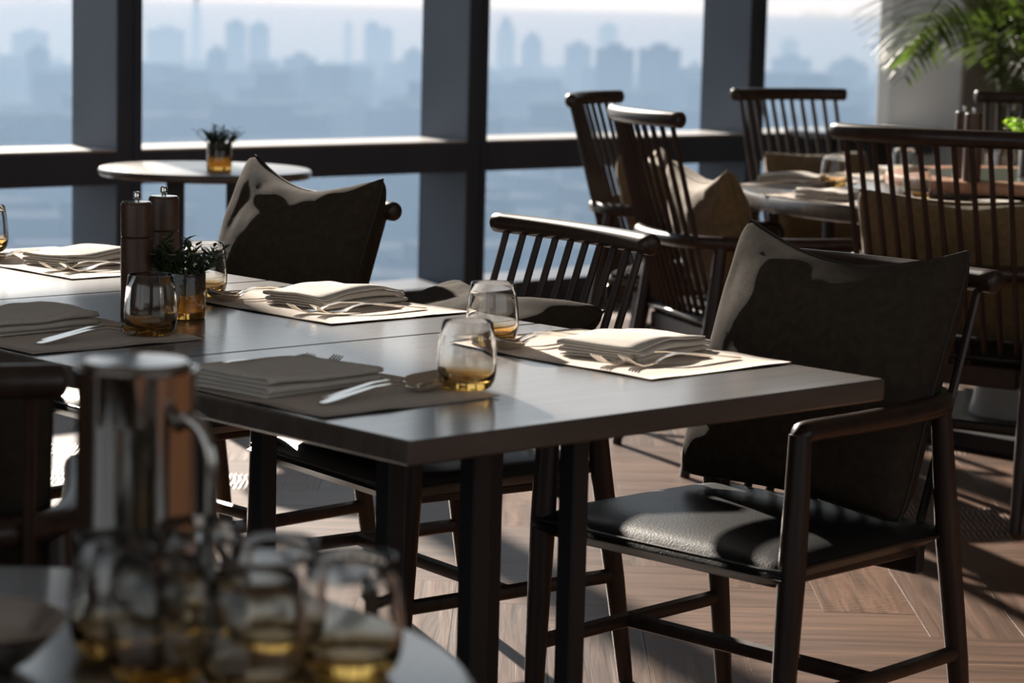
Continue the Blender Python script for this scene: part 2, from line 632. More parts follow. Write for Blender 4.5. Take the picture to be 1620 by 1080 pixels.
def tower(label, x, y, ztop, w, dp=1.0, steps=(), mat='building', rz=.75):
    """a far tower; steps = [(height drop, width factor)] for set-back tops"""
    cx, cy = -2.03 + (x + 2.03) * SCL, -2.36 + (y + 2.36) * SCL
    zt = 1.29 + (ztop - 1.29) * SCL
    w = w * SCL
    mb = MB()
    h = zt - GZ
    st = list(steps)
    if not st:
        st = [(0, 1.0)]
    z0 = GZ - 1
    order = sorted(st, key=lambda t: -t[0])
    for dz, f in order:
        z1 = zt - dz * SCL
        mb.box((0, 0, (z0 + z1) / 2 - 0), (w * f, w * f * dp, z1 - z0))
        z0 = z1
    # floor bands and a roof plant box give the outline some relief
    top_f = order[-1][1]
    mb.box((w * .08, 0, zt + 1.2 * SCL), (w * top_f * .45, w * top_f * .4 * dp, 2.4 * SCL))
    o = mb.build('tower', mat, smooth=False)
    o.location = (cx, cy, 0)
    o.rotation_euler = (0, 0, rz)
    tag(o, label, 'building', 'hazy towers beyond the glass')
    return o


tower('tallest slim tower with a spire, behind the second window from left', 1540, 2147, -1.1, 9, steps=[(0, .35), (9, .7), (22, 1)])
tower('broad hazy block left of the slim spired tower', 1106, 1581, -25.7, 36, .6)
tower('square tower, left one of the twin pair above the window cafe table', 1024, 1382, -17.4, 12)
tower('square tower, right one of the twin pair above the window cafe table', 1036, 1372, -18.7, 12)
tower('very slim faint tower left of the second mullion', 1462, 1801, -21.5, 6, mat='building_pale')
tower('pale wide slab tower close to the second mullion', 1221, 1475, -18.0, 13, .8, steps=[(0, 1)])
tower('lower slab attached right of the pale wide slab tower', 1261, 1506, -22.2, 9)
tower('long low block in the middle of the second window', 806, 1032, -29.8, 26, .5)
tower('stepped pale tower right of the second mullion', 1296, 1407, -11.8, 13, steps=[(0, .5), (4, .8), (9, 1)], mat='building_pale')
tower('small tower right of the stepped pale tower', 1171, 1245, -21.0, 13, steps=[(0, .7), (4, 1)])
tower('mid-rise block left of the two dark broad blocks', 1053, 1079, -23.5, 15)
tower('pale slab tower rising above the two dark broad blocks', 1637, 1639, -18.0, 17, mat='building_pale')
tower('dark broad block, left of the two beside the curved chair backs', 819, 815, -18.9, 17)
tower('dark broad block, right of the two beside the third mullion', 834, 801, -18.4, 19)
tower('low wide block at left of the last window', 1146, 992, -28.1, 23)
tower('broad flat block at right of the last window', 1053, 871, -26.1, 21, steps=[(0, .8), (2.5, 1)])
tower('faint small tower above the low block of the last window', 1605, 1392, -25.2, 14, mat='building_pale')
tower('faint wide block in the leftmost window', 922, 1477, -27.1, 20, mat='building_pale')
tower('narrow block low in the leftmost window', 652, 1038, -27.0, 9)
tower('narrow block directly left of the second mullion', 915, 1069, -27.6, 10)
tower('narrow block left of the twin towers', 775, 1062, -27.3, 9)
tower('narrow block directly left of the third mullion', 956, 893, -29.7, 9)

rnd = random.Random(5)
cmb = MB()
for i in range(2600):
    d = 500 * (9.0 ** (rnd.random() ** .8))
    a = math.radians(43 + rnd.uniform(-15, 15))
    x, y = d * math.sin(a), d * math.cos(a)
    hm = max(40, min(175, 200 - .0235 * d)) * min(1, .35 + d / 2600)
    h = rnd.uniform(.25, .75) * hm if rnd.random() < .6 else rnd.uniform(.7, 1.0) * hm
    w1, w2 = rnd.uniform(14, 46), rnd.uniform(12, 32)
    cmb.box((x, y, GZ + h / 2), (w1, w2, h), Matrix.Rotation(rnd.uniform(0, PI), 3, 'Z'))
tag(cmb.build('city_blocks', 'building', smooth=False), 'countless low city blocks fading into haze below the skyline', 'city', kind='stuff')
RZ = math.radians(-43)
hz = MB().box((0, 2150, -104), (9000, 4100, 192)).build('haze', 'haze_city', smooth=False)
hz.rotation_euler = (0, 0, RZ)
tag(hz, 'blue-grey smog lying between the city towers', 'haze', kind='stuff')
hz = MB().box((0, 12220, -70), (26000, 16000, 260)).build('haze', 'haze_far', smooth=False)
hz.rotation_euler = (0, 0, RZ)
tag(hz, 'pale bright haze behind the city skyline', 'haze', kind='stuff')

# ------------------------------------------------------------------ armchairs
def face(fx, fy):
    return math.atan2(fx, -fy)


def make_chair(high):
    """spindle-back armchair, faces local -y, origin on the floor under the seat"""
    root = empty('spindle_armchair')
    zr, yr, yc = (.984, .335, .055) if high else (.841, .330, .025)
    # seat: padded leather slab with rounded edge
    nx, ny = 22, 20
    vs, fs = [], []
    sx, y0, y1 = .262, -.245, .225

    def sq(u, v):
        t = u * sx * (1 - .03 * v)
        yy = (y0 + y1) / 2 + v * (y1 - y0) / 2
        return t, yy
    for side in (1, -1):
        for i in range(nx + 1):
            for j in range(ny + 1):
                u, v = -1 + 2 * i / nx, -1 + 2 * j / ny
                u = math.copysign(abs(u) ** .75, u)
                v = math.copysign(abs(v) ** .75, v)
                x, y = sq(u, v)
                e_ = max(0, 1 - abs(u) ** 9) * max(0, 1 - abs(v) ** 9)
                if side == 1:
                    z = .424 + .019 * e_ ** .36 + .012 * (1 - u * u) * (1 - v * v)
                else:
                    z = .424 - .027 * e_ ** .36
                z -= .012 * max(0, -v) ** 6
                vs.append((x, y, z))
    k = (nx + 1) * (ny + 1)
    for i in range(nx):
        for j in range(ny):
            a = i * (ny + 1) + j
            fs.append((a, a + ny + 1, a + ny + 2, a + 1))
            fs.append((k + a, k + a + 1, k + a + ny + 2, k + a + ny + 1))
    seat = MB().add(vs, fs).build('seat', 'leather', root, angle=70)
    pip = [Vector((sq(u, v)[0], sq(u, v)[1], .424)) for u, v in
           [(-.97, -.97), (-.5, -1), (0, -1), (.5, -1), (.97, -.97), (1, -.5), (1, .3), (.97, .97), (0, 1), (-.97, .97), (-1, .3), (-1, -.5), (-.97, -.97)]]
    MB().tube(smooth_path(pip, 3), .0035, 5, caps=False).build('piping', 'leather', seat)
    # frame below the seat
    mb = MB()
    mb.bbox((0, .205, .375), (.44, .022, .055), .004)
    mb.bbox((0, -.185, .392), (.44, .022, .016), .003)
    mb.bbox((-.215, 0, .392), (.022, .36, .016), .003)
    mb.bbox((.215, 0, .392), (.022, .36, .016), .003)
    mb.build('seat_frame', 'chair_wood', root, smooth=False)
    for sx_ in (-1, 1):
        MB().tube([(sx_ * .266, -.232, 0), (sx_ * .267, -.224, .20), (sx_ * .268, -.214, .42), (sx_ * .268, -.208, .55), (sx_ * .267, -.205, .638)],
                  [.0145, .019, .0225, .0205, .0185], 12, up=Vector((0, 1, 0))).build('leg', 'chair_wood', root)
        MB().tube([(sx_ * .266, .292, 0), (sx_ * .262, .262, .20), (sx_ * .255, .225, .42), (sx_ * .248, .200, .632)],
                  [.0145, .019, .021, .0175], 12, up=Vector((0, 1, 0))).build('leg', 'chair_wood', root)
        MB().tube([(sx_ * .267, -.224, .205), (sx_ * .263, .262, .212)], .0125, 8, flat=1.15).build('stretcher', 'chair_wood', root)
    MB().tube([(-.265, .01, .208), (.265, .01, .208)], .0125, 8, flat=1.15).build('stretcher', 'chair_wood', root)
    # bent arm rail: runs round the back at elbow height
    arm = [(-.267, -.206, .612), (-.267, -.203, .632), (-.2675, -.186, .6405), (-.270, -.05, .641), (-.268, .10, .643), (-.245, .205, .645), (-.17, .272, .646), (-.085, .298, .646)]
    arm = arm + [(0, .305, .646)] + [(-x, y, z) for x, y, z in reversed(arm)]
    pa = smooth_path(arm, 5)
    ra = [.0205 - .0 * i for i in range(len(pa))]
    ra = [.0180 + .003 * math.sin(PI * min(1, 2.4 * min(i, len(pa) - 1 - i) / len(pa)) / 2) for i in range(len(pa))]
    MB().tube(pa, ra, 12, flat=.95).build('arm_rail', 'chair_wood', root)
    # top rail and spindles
    L = .258 if high else .256
    rail = [(L * t, yr + yc * (1 - t * t), zr) for t in (-1, -.75, -.5, -.25, 0, .25, .5, .75, 1)]
    MB().tube(smooth_path(rail, 3), .0195 if high else .0205, 14, flat=1.15 if high else 1.0, rnd=True).build('top_rail', 'chair_wood', root)
    ns = 11 if high else 10
    for i in range(ns):
        t = -1 + 2 * i / (ns - 1)
        xt, yt = .222 * t, yr + yc * (1 - (.222 * t / L) ** 2)
        xb, yb = .212 * t, .190 + .012 * (1 - t * t)
        pm_ = (xb + xt) / 2
        MB().tube([(xb, yb, .39), (xb + (xt - xb) * .5, yb + (yt - yb) * .5, .39 + (zr - .39) * .5), (xt, yt, zr)], [.0076, .0080, .0072], 8).build('spindle', 'chair_wood', root)
    return root


low = make_chair(False)
high = make_chair(True)
used = {'low': False, 'high': False}


def place_chair(kind, x, y, fx, fy, label, group):
    src = low if kind == 'low' else high
    if not used[kind]:
        o = src
        used[kind] = True
    else:
        o = copy_tree(src)
    o.location = (x, y, 0)
    o.rotation_euler = (0, 0, face(fx, fy))
    tag(o, label, 'chair', group)
    return o


GL, GH = 'low-backed armchairs at the long table', 'high-backed armchairs at the round table'
chA = place_chair('low', 1.105, .415, -1, -.05, 'dark armchair with black leather seat, nearest one, at the front end of the long table', GL)
chB = place_chair('low', 1.095, 1.225, -.991, .13, 'dark armchair with its short spindle back bare, middle of the long table', GL)
chC = place_chair('low', 1.095, 1.985, -1, 0, 'dark armchair at the window end of the long table', GL)
chD = place_chair('low', -.47, .53, .56, .83, 'blurred dark armchair at lower left, behind the steel coffee pot', GL)
chE = place_chair('high', 3.92, 3.19, .46, -.888, 'tall spindle-back armchair nearest the window glass, beside the third mullion', GH)
chF = place_chair('high', 3.36, 2.43, .91, -.414, 'tall spindle-back armchair right behind the bare low chair', GH)
chG = place_chair('high', 4.83, 3.29, -.154, -.988, 'tall spindle-back armchair facing us across the round table', GH)
chH = place_chair('high', 3.34, 1.625, .972, .235, 'tall spindle-back armchair with its back to us, at right', GH)
chI = place_chair('high', 5.50, 2.92, -.78, -.63, 'tall spindle-back armchair under the palm, mostly hidden at right', GH)


# ------------------------------------------------------------------ cushions
def pillow(w, h, t, seed, ears=.10, sag=.05, wr=1.0, pinch=.05):
    n_ = 34
    vs, fs = [], []
    rim = []
    for side in (1, -1):
        for i in range(n_ + 1):
            for j in range(n_ + 1):
                u, v = -1 + 2 * i / n_, -1 + 2 * j / n_
                u2_, v2_ = math.sin(u * PI / 2) * .35 + u * .65, math.sin(v * PI / 2) * .35 + v * .65
                x = w / 2 * u2_ * (1 - pinch * (1 - v2_ * v2_))
                y = h / 2 * v2_ * (1 - ears * (1 - u2_ * u2_))
                y -= sag * (1 - u2_ * u2_) * max(0, v2_) ** 2
                cr_ = 1 - .055 * abs(u2_ * v2_) ** 5          # soft, rounded corners
                x *= cr_
                y *= cr_
                e_ = max(0, (1 - u2_ ** 2)) * max(0, (1 - v2_ ** 2))
                z = t / 2 * e_ ** .33
                nn = noise.noise(Vector((u * 2.2 + seed, v * 2.2, side * 3))) * .010 + noise.noise(Vector((u * 6 + seed, v * 5, side))) * .0035
                ang = math.atan2(v, u)
                rr = math.hypot(u, v)
                nn += wr * .005 * math.sin(ang * 11 + seed) * max(0, rr - .55)
                vs.append((x, y, side * (z + nn * min(1, e_ * 6))))
    k = (n_ + 1) ** 2
    for i in range(n_):
        for j in range(n_):
            a = i * (n_ + 1) + j
            fs.append((a, a + n_ + 1, a + n_ + 2, a + 1))
            fs.append((k + a, k + a + 1, k + a + n_ + 2, k + a + n_ + 1))
    for i in range(n_ + 1):
        rim.append(vs[i * (n_ + 1)])
    for j in range(1, n_ + 1):
        rim.append(vs[n_ * (n_ + 1) + j])
    for i in range(n_ - 1, -1, -1):
        rim.append(vs[i * (n_ + 1) + n_])
    for j in range(n_ - 1, -1, -1):
        rim.append(vs[j])
    return vs, fs, rim


def cushion(chair, mat, label, group, seed, w=.50, h=.50, t=.15, ybot=.105, zbot=.452, tilt=19, roll=0.0, dx=0.0, sag=.045, ears=.09):
    """leaned on a chair: bottom edge at (ybot, zbot) in the chair's frame, tilted back by tilt degrees"""
    vs, fs, rim = pillow(w, h, t, seed, ears, sag)
    o = MB().add(vs, fs).build('cushion', mat, angle=180)
    p = MB().tube([Vector(q) for q in rim], .0032, 6, caps=False).build('piping', 'piping' if mat == 'dark_fabric' else mat, o)
    th = math.radians(tilt)
    # pillow plane: local x -> chair x, local y -> up, local z -> chair front(-y)
    up = Vector((0, math.sin(th), math.cos(th)))
    nr = Vector((0, -math.cos(th), math.sin(th)))
    rt = Vector((1, 0, 0))
    R_ = Matrix((rt, up, rt.cross(up))).transposed()
    R_ = R_ @ Matrix.Rotation(math.radians(roll), 3, 'Z')
    c = Vector((dx, ybot, zbot)) + up * (h / 2)
    M = Matrix.Translation(chair.location) @ chair.rotation_euler.to_matrix().to_4x4() @ Matrix.Translation(c) @ R_.to_4x4()
    o.matrix_world = M
    o.location = M.translation
    o.rotation_euler = M.to_euler()
    tag(o, label, 'cushion', group)
    return o


CD, CG = 'dark cushions on the long table chairs', 'golden brown cushions on the round table chairs'
cushion(chA, 'dark_fabric', 'large dark brown square cushion standing on the nearest leather chair', CD, 1.3, w=.495, h=.49, t=.17, ybot=.10, tilt=18, roll=-2, dx=.015)
cushion(chB, 'dark_fabric', 'dark brown cushion slumped low on the bare-backed middle chair', CD, 4.1, t=.17, ybot=-.215, zbot=.488, tilt=63, h=.52, roll=0)
cushion(chC, 'dark_fabric', 'dark brown cushion standing on the chair at the window end', CD, 7.7, w=.475, h=.51, t=.18, tilt=16, roll=-3, dx=.09)
cushion(chD, 'dark_fabric', 'blurred dark cushion on the chair behind the coffee pot', CD, 9.2, h=.42, w=.50, tilt=22, ybot=.06)
cushion(chE, 'gold_fabric', 'golden brown cushion on the tall chair nearest the window glass', CG, 2.4, w=.44, h=.40, t=.15, ybot=.06, tilt=18)
cushion(chF, 'gold_fabric', 'golden brown cushion on the tall chair behind the bare low chair', CG, 3.9, w=.44, h=.42, t=.16, ybot=.06, tilt=16)
cushion(chG, 'gold_fabric', 'golden brown cushion on the tall chair facing us across the table', CG, 5.5, w=.48, h=.36, t=.14, ybot=.08, tilt=18, sag=.015, ears=.04)
cushion(chH, 'gold_fabric', 'golden brown cushion behind spindles of the tall chair with its back to us', CG, 6.6, w=.54, h=.40, t=.14, ybot=.075, tilt=16, sag=.02, ears=.05)
cushion(chI, 'gold_fabric', 'golden brown cushion on the mostly hidden chair under the palm', CG, 8.8, w=.46, h=.36, t=.14, ybot=.08, tilt=18, sag=.015, ears=.04)

# ------------------------------------------------------------------ the long table: three square tables pushed together
TX, TL, TZ = .945, .7665, .74
tl0 = None
for k, lab in enumerate(('dark wooden dining table, nearest of three pushed together', 'dark wooden dining table, middle of three pushed together',
                         'dark wooden dining table at the window end of three pushed together')):
    if tl0 is None:
        t = empty('dining_table')
        MB().bbox((0, 0, TZ - .0165), (TX, TL - .003, .033), .003).build('tabletop', 'table_wood', t, smooth=False)
        for sx in (-1, 1):
            for sy in (-1, 1):
                MB().bbox((sx * .10, sy * .095, .36), (.034, .034, .695), .003).build('post', 'black_metal', t, smooth=False)
        MB().bbox((0, 0, .695), (.34, .34, .022), .003).build('mounting_plate', 'black_metal', t, smooth=False)
        MB().bbox((0, 0, .009), (.46, .42, .018), .004).build('base_plate', 'black_metal', t, smooth=False)
        tl0 = t
    else:
        t = copy_tree(tl0)
    t.location = (TX / 2, TL * (k + .5), 0)
    tag(t, lab, 'table', 'square tables forming the long table')

# ------------------------------------------------------------------ tableware prototypes
def strip(secs, thick=.0016):
    """sections (x, z, halfwidth, edge lift) -> thin curved blade"""
    m_ = 7
    vs, fs = [], []
    for side in (0, 1):
        for x, z, w, s in secs:
            for j in range(m_):
                u = -1 + 2 * j / (m_ - 1)
                vs.append((x, w * u, z + s * u * u - side * thick))
    K = len(secs) * m_
    for i in range(len(secs) - 1):
        for j in range(m_ - 1):
            a = i * m_ + j
            fs.append((a, a + m_, a + m_ + 1, a + 1))
            fs.append((K + a, K + a + 1, K + a + m_ + 1, K + a + m_))
    for i in range(len(secs) - 1):
        for j in (0, m_ - 1):
            a = i * m_ + j
            f_ = (a, K + a, K + a + m_, a + m_)
            fs.append(f_ if j == 0 else f_[::-1])
    for i in (0, len(secs) - 1):
        for j in range(m_ - 1):
            a = i * m_ + j
            f_ = (a, a + 1, K + a + 1, K + a)
            fs.append(f_ if i == 0 else f_[::-1])
    return vs, fs


handle = [(-.100, .0030, .0035, 0), (-.096, .0032, .0062, 0), (-.085, .0045, .0072, 0), (-.05, .0095, .0056, 0), (-.015, .0145, .0040, .0), (.015, .0155, .0032, 0), (.035, .0120, .0030, 0)]
SP = MB().add(*strip(handle + [(.046, .0080, .0048, .0004), (.053, .0052, .0115, .0030), (.061, .0030, .0185, .0075), (.072, .0020, .0228, .0105), (.083, .0024, .0236, .0112),
                               (.094, .0052, .0212, .0094), (.103, .0108, .0150, .0056), (.109, .0162, .0085, .0022), (.112, .0192, .0018, .0002)], .0018))
FK = MB().add(*strip(handle + [(.046, .0075, .0060, .0004), (.053, .0050, .0108, .0012), (.060, .0036, .0122, .0016), (.066, .0034, .0124, .0016)]))
for q in range(4):
    cy = (-1.5 + q) * .0069
    tn = [(.064, .0034 + .0014 * abs(cy / .012), .0021, 0), (.078, .0036, .0019, 0), (.090, .0072, .0017, 0), (.099, .0125, .0014, 0), (.106, .0178, .0007, 0)]
    vs, fs = strip(tn, .0016)
    FK.add([(x, y + cy, z) for x, y, z in vs], fs)


def napkin_mesh(L=.215, W=.15, layers=5, seed=0):
    """cloth folded back and forth into a soft stack"""
    rs = random.Random(seed)
    prof = []
    hgt = .0052
    for i in range(layers):
        z = .001 + i * hgt
        s_ = 1 if i % 2 == 0 else -1
        jit = rs.uniform(-.004, .004)
        row = [(-s_ * (W / 2 - .004), z), (-s_ * W * .25, z + .0007), (0, z + .0010), (s_ * W * .25, z + .0007), (s_ * (W / 2 - .004) + jit, z)]
        prof += row
        if i < layers - 1:
            prof.append((s_ * (W / 2 + .0015) + jit, z + hgt * .25))
            prof.append((s_ * (W / 2 + .0015) + jit, z + hgt * .75))
    nx = 16
    vs, fs = [], []
    th = .0030
    P = [Vector((y, z, 0)) for y, z in prof]
    nrm = []
    for i in range(len(P)):
        t_ = (P[min(i + 1, len(P) - 1)] - P[max(i - 1, 0)]).normalized()
        nrm.append(Vector((-t_.y, t_.x, 0)))
    M_ = len(P)
    for side in (.5, -.5):
        for i in range(nx + 1):
            u = -1 + 2 * i / nx
            for j in range(M_):
                q = P[j] + nrm[j] * th * side
                zz = q.y
                up_ = max(0, zz / (layers * hgt))
                bulge = 1 + .28 * (1 - u * u) * .5
                wv = noise.noise(Vector((u * 1.6 + seed, q.x * 14, seed))) * .006 * up_ + .004 * up_ * math.sin(u * 3 + seed)
                vs.append((u * L / 2 * (1 - .04 * up_) + noise.noise(Vector((j * .3, seed, u))) * .003, q.x + .006 * math.sin(u * 2.2 + seed) * up_, max(.0004, zz * bulge + wv + .0012)))
    K = (nx + 1) * M_
    for i in range(nx):
        for j in range(M_ - 1):
            a = i * M_ + j
            fs.append((a, a + 1, a + M_ + 1, a + M_))
            fs.append((K + a, K + a + M_, K + a + M_ + 1, K + a + 1))
    for i in (0, nx):
        for j in range(M_ - 1):
            a = i * M_ + j
            f_ = (a, K + a, K + a + 1, a + 1)
            fs.append(f_ if i == 0 else f_[::-1])
    for j in (0, M_ - 1):
        for i in range(nx):
            a = i * M_ + j
            f_ = (a, a + M_, K + a + M_, K + a)
            fs.append(f_ if j == 0 else f_[::-1])
    return vs, fs


def placemat_mesh(W=.315, L=.475, seed=0, shape=None):
    nx, ny = 14, 20
    vs, fs = [], []
    for side in (1, 0):
        for i in range(nx + 1):
            for j in range(ny + 1):
                u, v = -1 + 2 * i / nx, -1 + 2 * j / ny
                edge = max(abs(u), abs(v)) ** 6
                z = .0004 + .0032 * edge * (.5 + .5 * noise.noise(Vector((u * 1.8 + seed, v * 2.6, seed)))) * (1 + noise.noise(Vector((v * 3, u * 2, seed))))
                x = u * W / 2
                if shape:
                    x *= shape(v)
                vs.append((x + noise.noise(Vector((v * 4, seed, u))) * .0012, v * L / 2, max(.0003, z) + side * .0014))
    K = (nx + 1) * (ny + 1)
    for i in range(nx):
        for j in range(ny):
            a = i * (ny + 1) + j
            fs.append((a, a + ny + 1, a + ny + 2, a + 1))
            fs.append((K + a, K + a + 1, K + a + ny + 2, K + a + ny + 1))
    for i in range(nx):
        for j in (0, ny):
            a = i * (ny + 1) + j
            f_ = (a, K + a, K + a + ny + 1, a + ny + 1)
            fs.append(f_[::-1] if j == 0 else f_)
    for j in range(ny):
        for i in (0, nx):
            a = i * (ny + 1) + j
            f_ = (a, a + 1, K + a + 1, K + a)
            fs.append(f_[::-1] if i == 0 else f_)
    return vs, fs


GR = .0425
gp_out = [(0, 0), (.026, 0), (.0315, .0015), (.0365, .006), (.0405, .014), (.0425, .026), (.0428, .040), (.0415, .058), (.0390, .078), (.0362, .098)]
gp_in = [(.0352, .0985), (.0342, .098), (.0370, .078), (.0394, .058), (.0407, .040), (.0402, .028), (.0375, .019), (.031, .0145), (.018, .0130), (0, .0128)]
GLM = MB().lathe(gp_out + gp_in, 40)
tum0 = None


def tumbler(x, y, z, label, group, name='tumbler'):
    global tum0
    if tum0 is None:
        tum0 = GLM.build(name, 'amber_glass', angle=60)
        o = tum0
    else:
        o = tum0.copy()
        COL.objects.link(o)
    o.location = (x, y, z + .0006)
    tag(o, label, 'glass', group)
    return o


sp0 = fk0 = None


def cutlery(kind, M, label, group):
    global sp0, fk0
    if kind == 'spoon':
        if sp0 is None:
            sp0 = SP.build('spoon', 'cutlery_steel', angle=70)
            o = sp0
        else:
            o = sp0.copy()
            COL.objects.link(o)
    else:
        if fk0 is None:
            fk0 = FK.build('fork', 'cutlery_steel', angle=50)
            o = fk0
        else:
            o = fk0.copy()
            COL.objects.link(o)
    o.location = M.translation
    o.rotation_euler = M.to_euler()
    o.scale = (1.12, 1.12, 1.12)
    tag(o, label, kind, group)
    return o


def setting(cx, cy, fx, fy, z, where, grp, seed, nap=(0, 0, 0), mat_rot=0.0, naps=(.215, .15), spoons=True, forks=True, shape=None, mat_size=(.315, .475), off=0.0):
    """place setting: diner looks along (fx, fy); local x = away from the diner, local y = diner's left"""
    rz = math.atan2(fy, fx)
    B = Matrix.Translation((cx, cy, z)) @ Matrix.Rotation(rz + mat_rot, 4, 'Z')
    o = MB().add(*placemat_mesh(*mat_size, seed=seed, shape=shape)).build('placemat', 'linen', angle=180)
    o.location = B.translation
    o.rotation_euler = B.to_euler()
    tag(o, 'beige linen placemat ' + where, 'placemat', grp + ' placemats')
    zt = .0024
    n_ = MB().add(*napkin_mesh(naps[0], naps[1], 5, seed)).build('napkin', 'napkin', angle=180)
    M = B @ Matrix.Translation((nap[0], nap[1], zt + .0005)) @ Matrix.Rotation(nap[2], 4, 'Z')
    n_.location = M.translation
    n_.rotation_euler = M.to_euler()
    tag(n_, 'folded cream napkin ' + where, 'napkin', grp + ' napkins')
    if spoons:
        for i, (dx, dy, a) in enumerate(((.035, -.122, .10), (.012, -.152, .06))):
            cutlery('spoon', B @ Matrix.Translation((dx + off, dy, zt)) @ Matrix.Rotation(a, 4, 'Z'),
                    'silver %s spoon right of the napkin ' % ('inner', 'outer')[i] + where, grp + ' spoons')
    if forks:
        for i, (dx, dy, a) in enumerate(((.02, .112, -.12), (-.005, .150, -.16))):
            cutlery('fork', B @ Matrix.Translation((dx + off, dy, zt)) @ Matrix.Rotation(a, 4, 'Z'),
                    'silver %s fork left of the napkin ' % ('inner', 'outer')[i] + where, grp + ' forks')


LT = 'long table'
setting(.785, .425, -1, 0, TZ, 'in front of the nearest cushioned chair', LT, 1.0, nap=(-.03, .02, .22), naps=(.22, .15))
setting(.777, 1.172, -1, 0, TZ, 'in front of the bare-backed middle chair', LT, 2.0, nap=(-.045, .0, .15), naps=(.22, .145))
setting(.775, 1.965, -1, 0, TZ, 'in front of the window-end chair', LT, 3.0, nap=(-.03, .01, .1), naps=(.22, .145))
setting(.175, .435, 1, 0, TZ, 'in shade at the near table corner', LT, 4.0, nap=(-.03, .01, .1), naps=(.225, .165))
setting(.172, 1.140, 1, 0, TZ, 'in shade at the left behind the pot', LT, 5.0, nap=(-.02, .03, .08), naps=(.225, .16))
GG = 'amber based tumblers on the long table'
tumbler(.335, .271, TZ + .002, 'amber-footed tumbler nearest us, on the shaded corner placemat', GG)
tumbler(.695, .612, TZ + .002, 'amber-footed tumbler standing just behind the nearest tumbler', GG)
tumbler(.287, .985, TZ + .002, 'amber-footed tumbler in front of the pepper mills', GG)
tumbler(.673, 1.374, TZ + .002, 'sunlit amber-footed tumbler behind the little flower planter', GG)
tumbler(.745, 2.245, TZ + .002, 'amber-footed tumbler cut by the left picture edge', GG)


# pepper mills
def make_mill():
    r = empty('pepper_mill')
    MB().lathe([(0, 0), (.0255, 0), (.027, .002), (.027, .030), (.0268, .100), (.0268, .138), (.0255, .1395), (0, .1395)], 32).build('body', 'mill_wood', r, angle=35)
    MB().lathe([(0, .1405), (.0255, .1405), (.0268, .142), (.0268, .192), (.0262, .197), (.0248, .199), (0, .199)], 32).build('cap', 'mill_wood', r, angle=35)
    MB().lathe([(0, .199), (.024, .199), (.0235, .2005), (.008, .2010), (0, .2010)], 32).build('top_plate', 'steel', r, angle=35)
    MB().lathe([(0, .200), (.004, .200), (.004, .205), (.0062, .206), (.0066, .213), (.005, .217), (0, .218)], 20).build('knob', 'steel', r, angle=45)
    return r


mill0 = make_mill()
MG = 'dark wooden pepper mills'
mill0.location = (.394, 1.183, TZ)
tag(mill0, 'tall dark wooden mill, left one of the pair on the long table', 'pepper mill', MG)
for x, y, z, lab in ((.505, 1.262, TZ, 'tall dark wooden mill, right one of the pair on the long table'),
                     (4.075, 2.235, .80, 'dark wooden mill, left one of the pair on the turntable'),
                     (3.995, 2.140, .80, 'dark wooden mill, right one of the pair on the turntable')):
    c = copy_tree(mill0)
    c.location = (x, y, z)
    tag(c, lab, 'pepper mill', MG)


# little planters
def leaf_blade(mb, base, d, length, width, curl, up=Vector((0, 0, 1))):
    d = d.normalized()
    s_ = d.cross(up)
    if s_.length < 1e-3:
        s_ = Vector((1, 0, 0))
    s_.normalize()
    nrm = s_.cross(d)
    pts = []
    for k, wd in ((0, .25), (.35, 1), (.7, .8), (1, .03)):
        c = base + d * length * k + nrm * (-curl * length * k * k)
        pts += [c - s_ * width * wd / 2, c + nrm * width * .12, c + s_ * width * wd / 2]
    fs = []
    for k in range(3):
        a = k * 3
        fs += [(a, a + 1, a + 4, a + 3), (a + 1, a + 2, a + 5, a + 4)]
    mb.add(pts, fs)


def planter(x, y, z, label, seed, flowers, leafmat='leaf_dark', rr=.0365, h=.080, spread=1.0, nst=34, name='potted_herb', pot='mercury_glass'):
    rs = random.Random(seed)
    r = empty(name, (x, y, z))
    MB().lathe([(0, 0), (rr - .003, 0), (rr - .0005, .002), (rr, .01), (rr, h - .002), (rr - .001, h), (rr - .0025, h - .002), (rr - .003, .012), (0, .010)], 36).build('glass_pot', pot, r, angle=50)
    MB().lathe([(0, .040), (rr - .010, .040), (rr - .0055, .050), (rr - .0045, h - .016), (rr * .6, h - .012), (0, h - .012)], 24).build('soil', 'soil', r)
    mb, st, fl = MB(), MB(), MB()
    for i in range(nst):
        a = rs.uniform(0, 2 * PI)
        t = rs.random() ** .6
        b = Vector((math.cos(a) * rr * .7 * t, math.sin(a) * rr * .7 * t, h - .012))
        d = Vector((math.cos(a) * t * .75 * spread, math.sin(a) * t * .75 * spread, 1)).normalized()
        L = rs.uniform(.030, .062) * spread ** .5
        st.tube([b, b + d * L * .5, b + d * L], [.0011, .0010, .0007], 5)
        for k in range(9):
            f_ = .25 + .75 * k / 8
            aa = rs.uniform(0, 2 * PI)
            dd = (d * .7 + Vector((math.cos(aa), math.sin(aa), rs.uniform(0, .6)))).normalized()
            leaf_blade(mb, b + d * L * f_, dd, rs.uniform(.010, .019) * spread ** .7, rs.uniform(.0045, .0075) * spread ** .8, rs.uniform(.1, .5))
        if flowers and i % 3 == 0:
            top = b + d * (L + .006)
            for k in range(6):
                aa = k * PI / 3
                leaf_blade(fl, top, Vector((math.cos(aa), math.sin(aa), .5)), .0065, .0045, .2)
    tag(mb.build('foliage', leafmat, r, angle=180), kind='stuff')
    st.build('stems', 'stem_green', r)
    if flowers:
        fl.build('blossoms', 'blossom', r, angle=180)
    tag(r, label, 'plant')
    return r


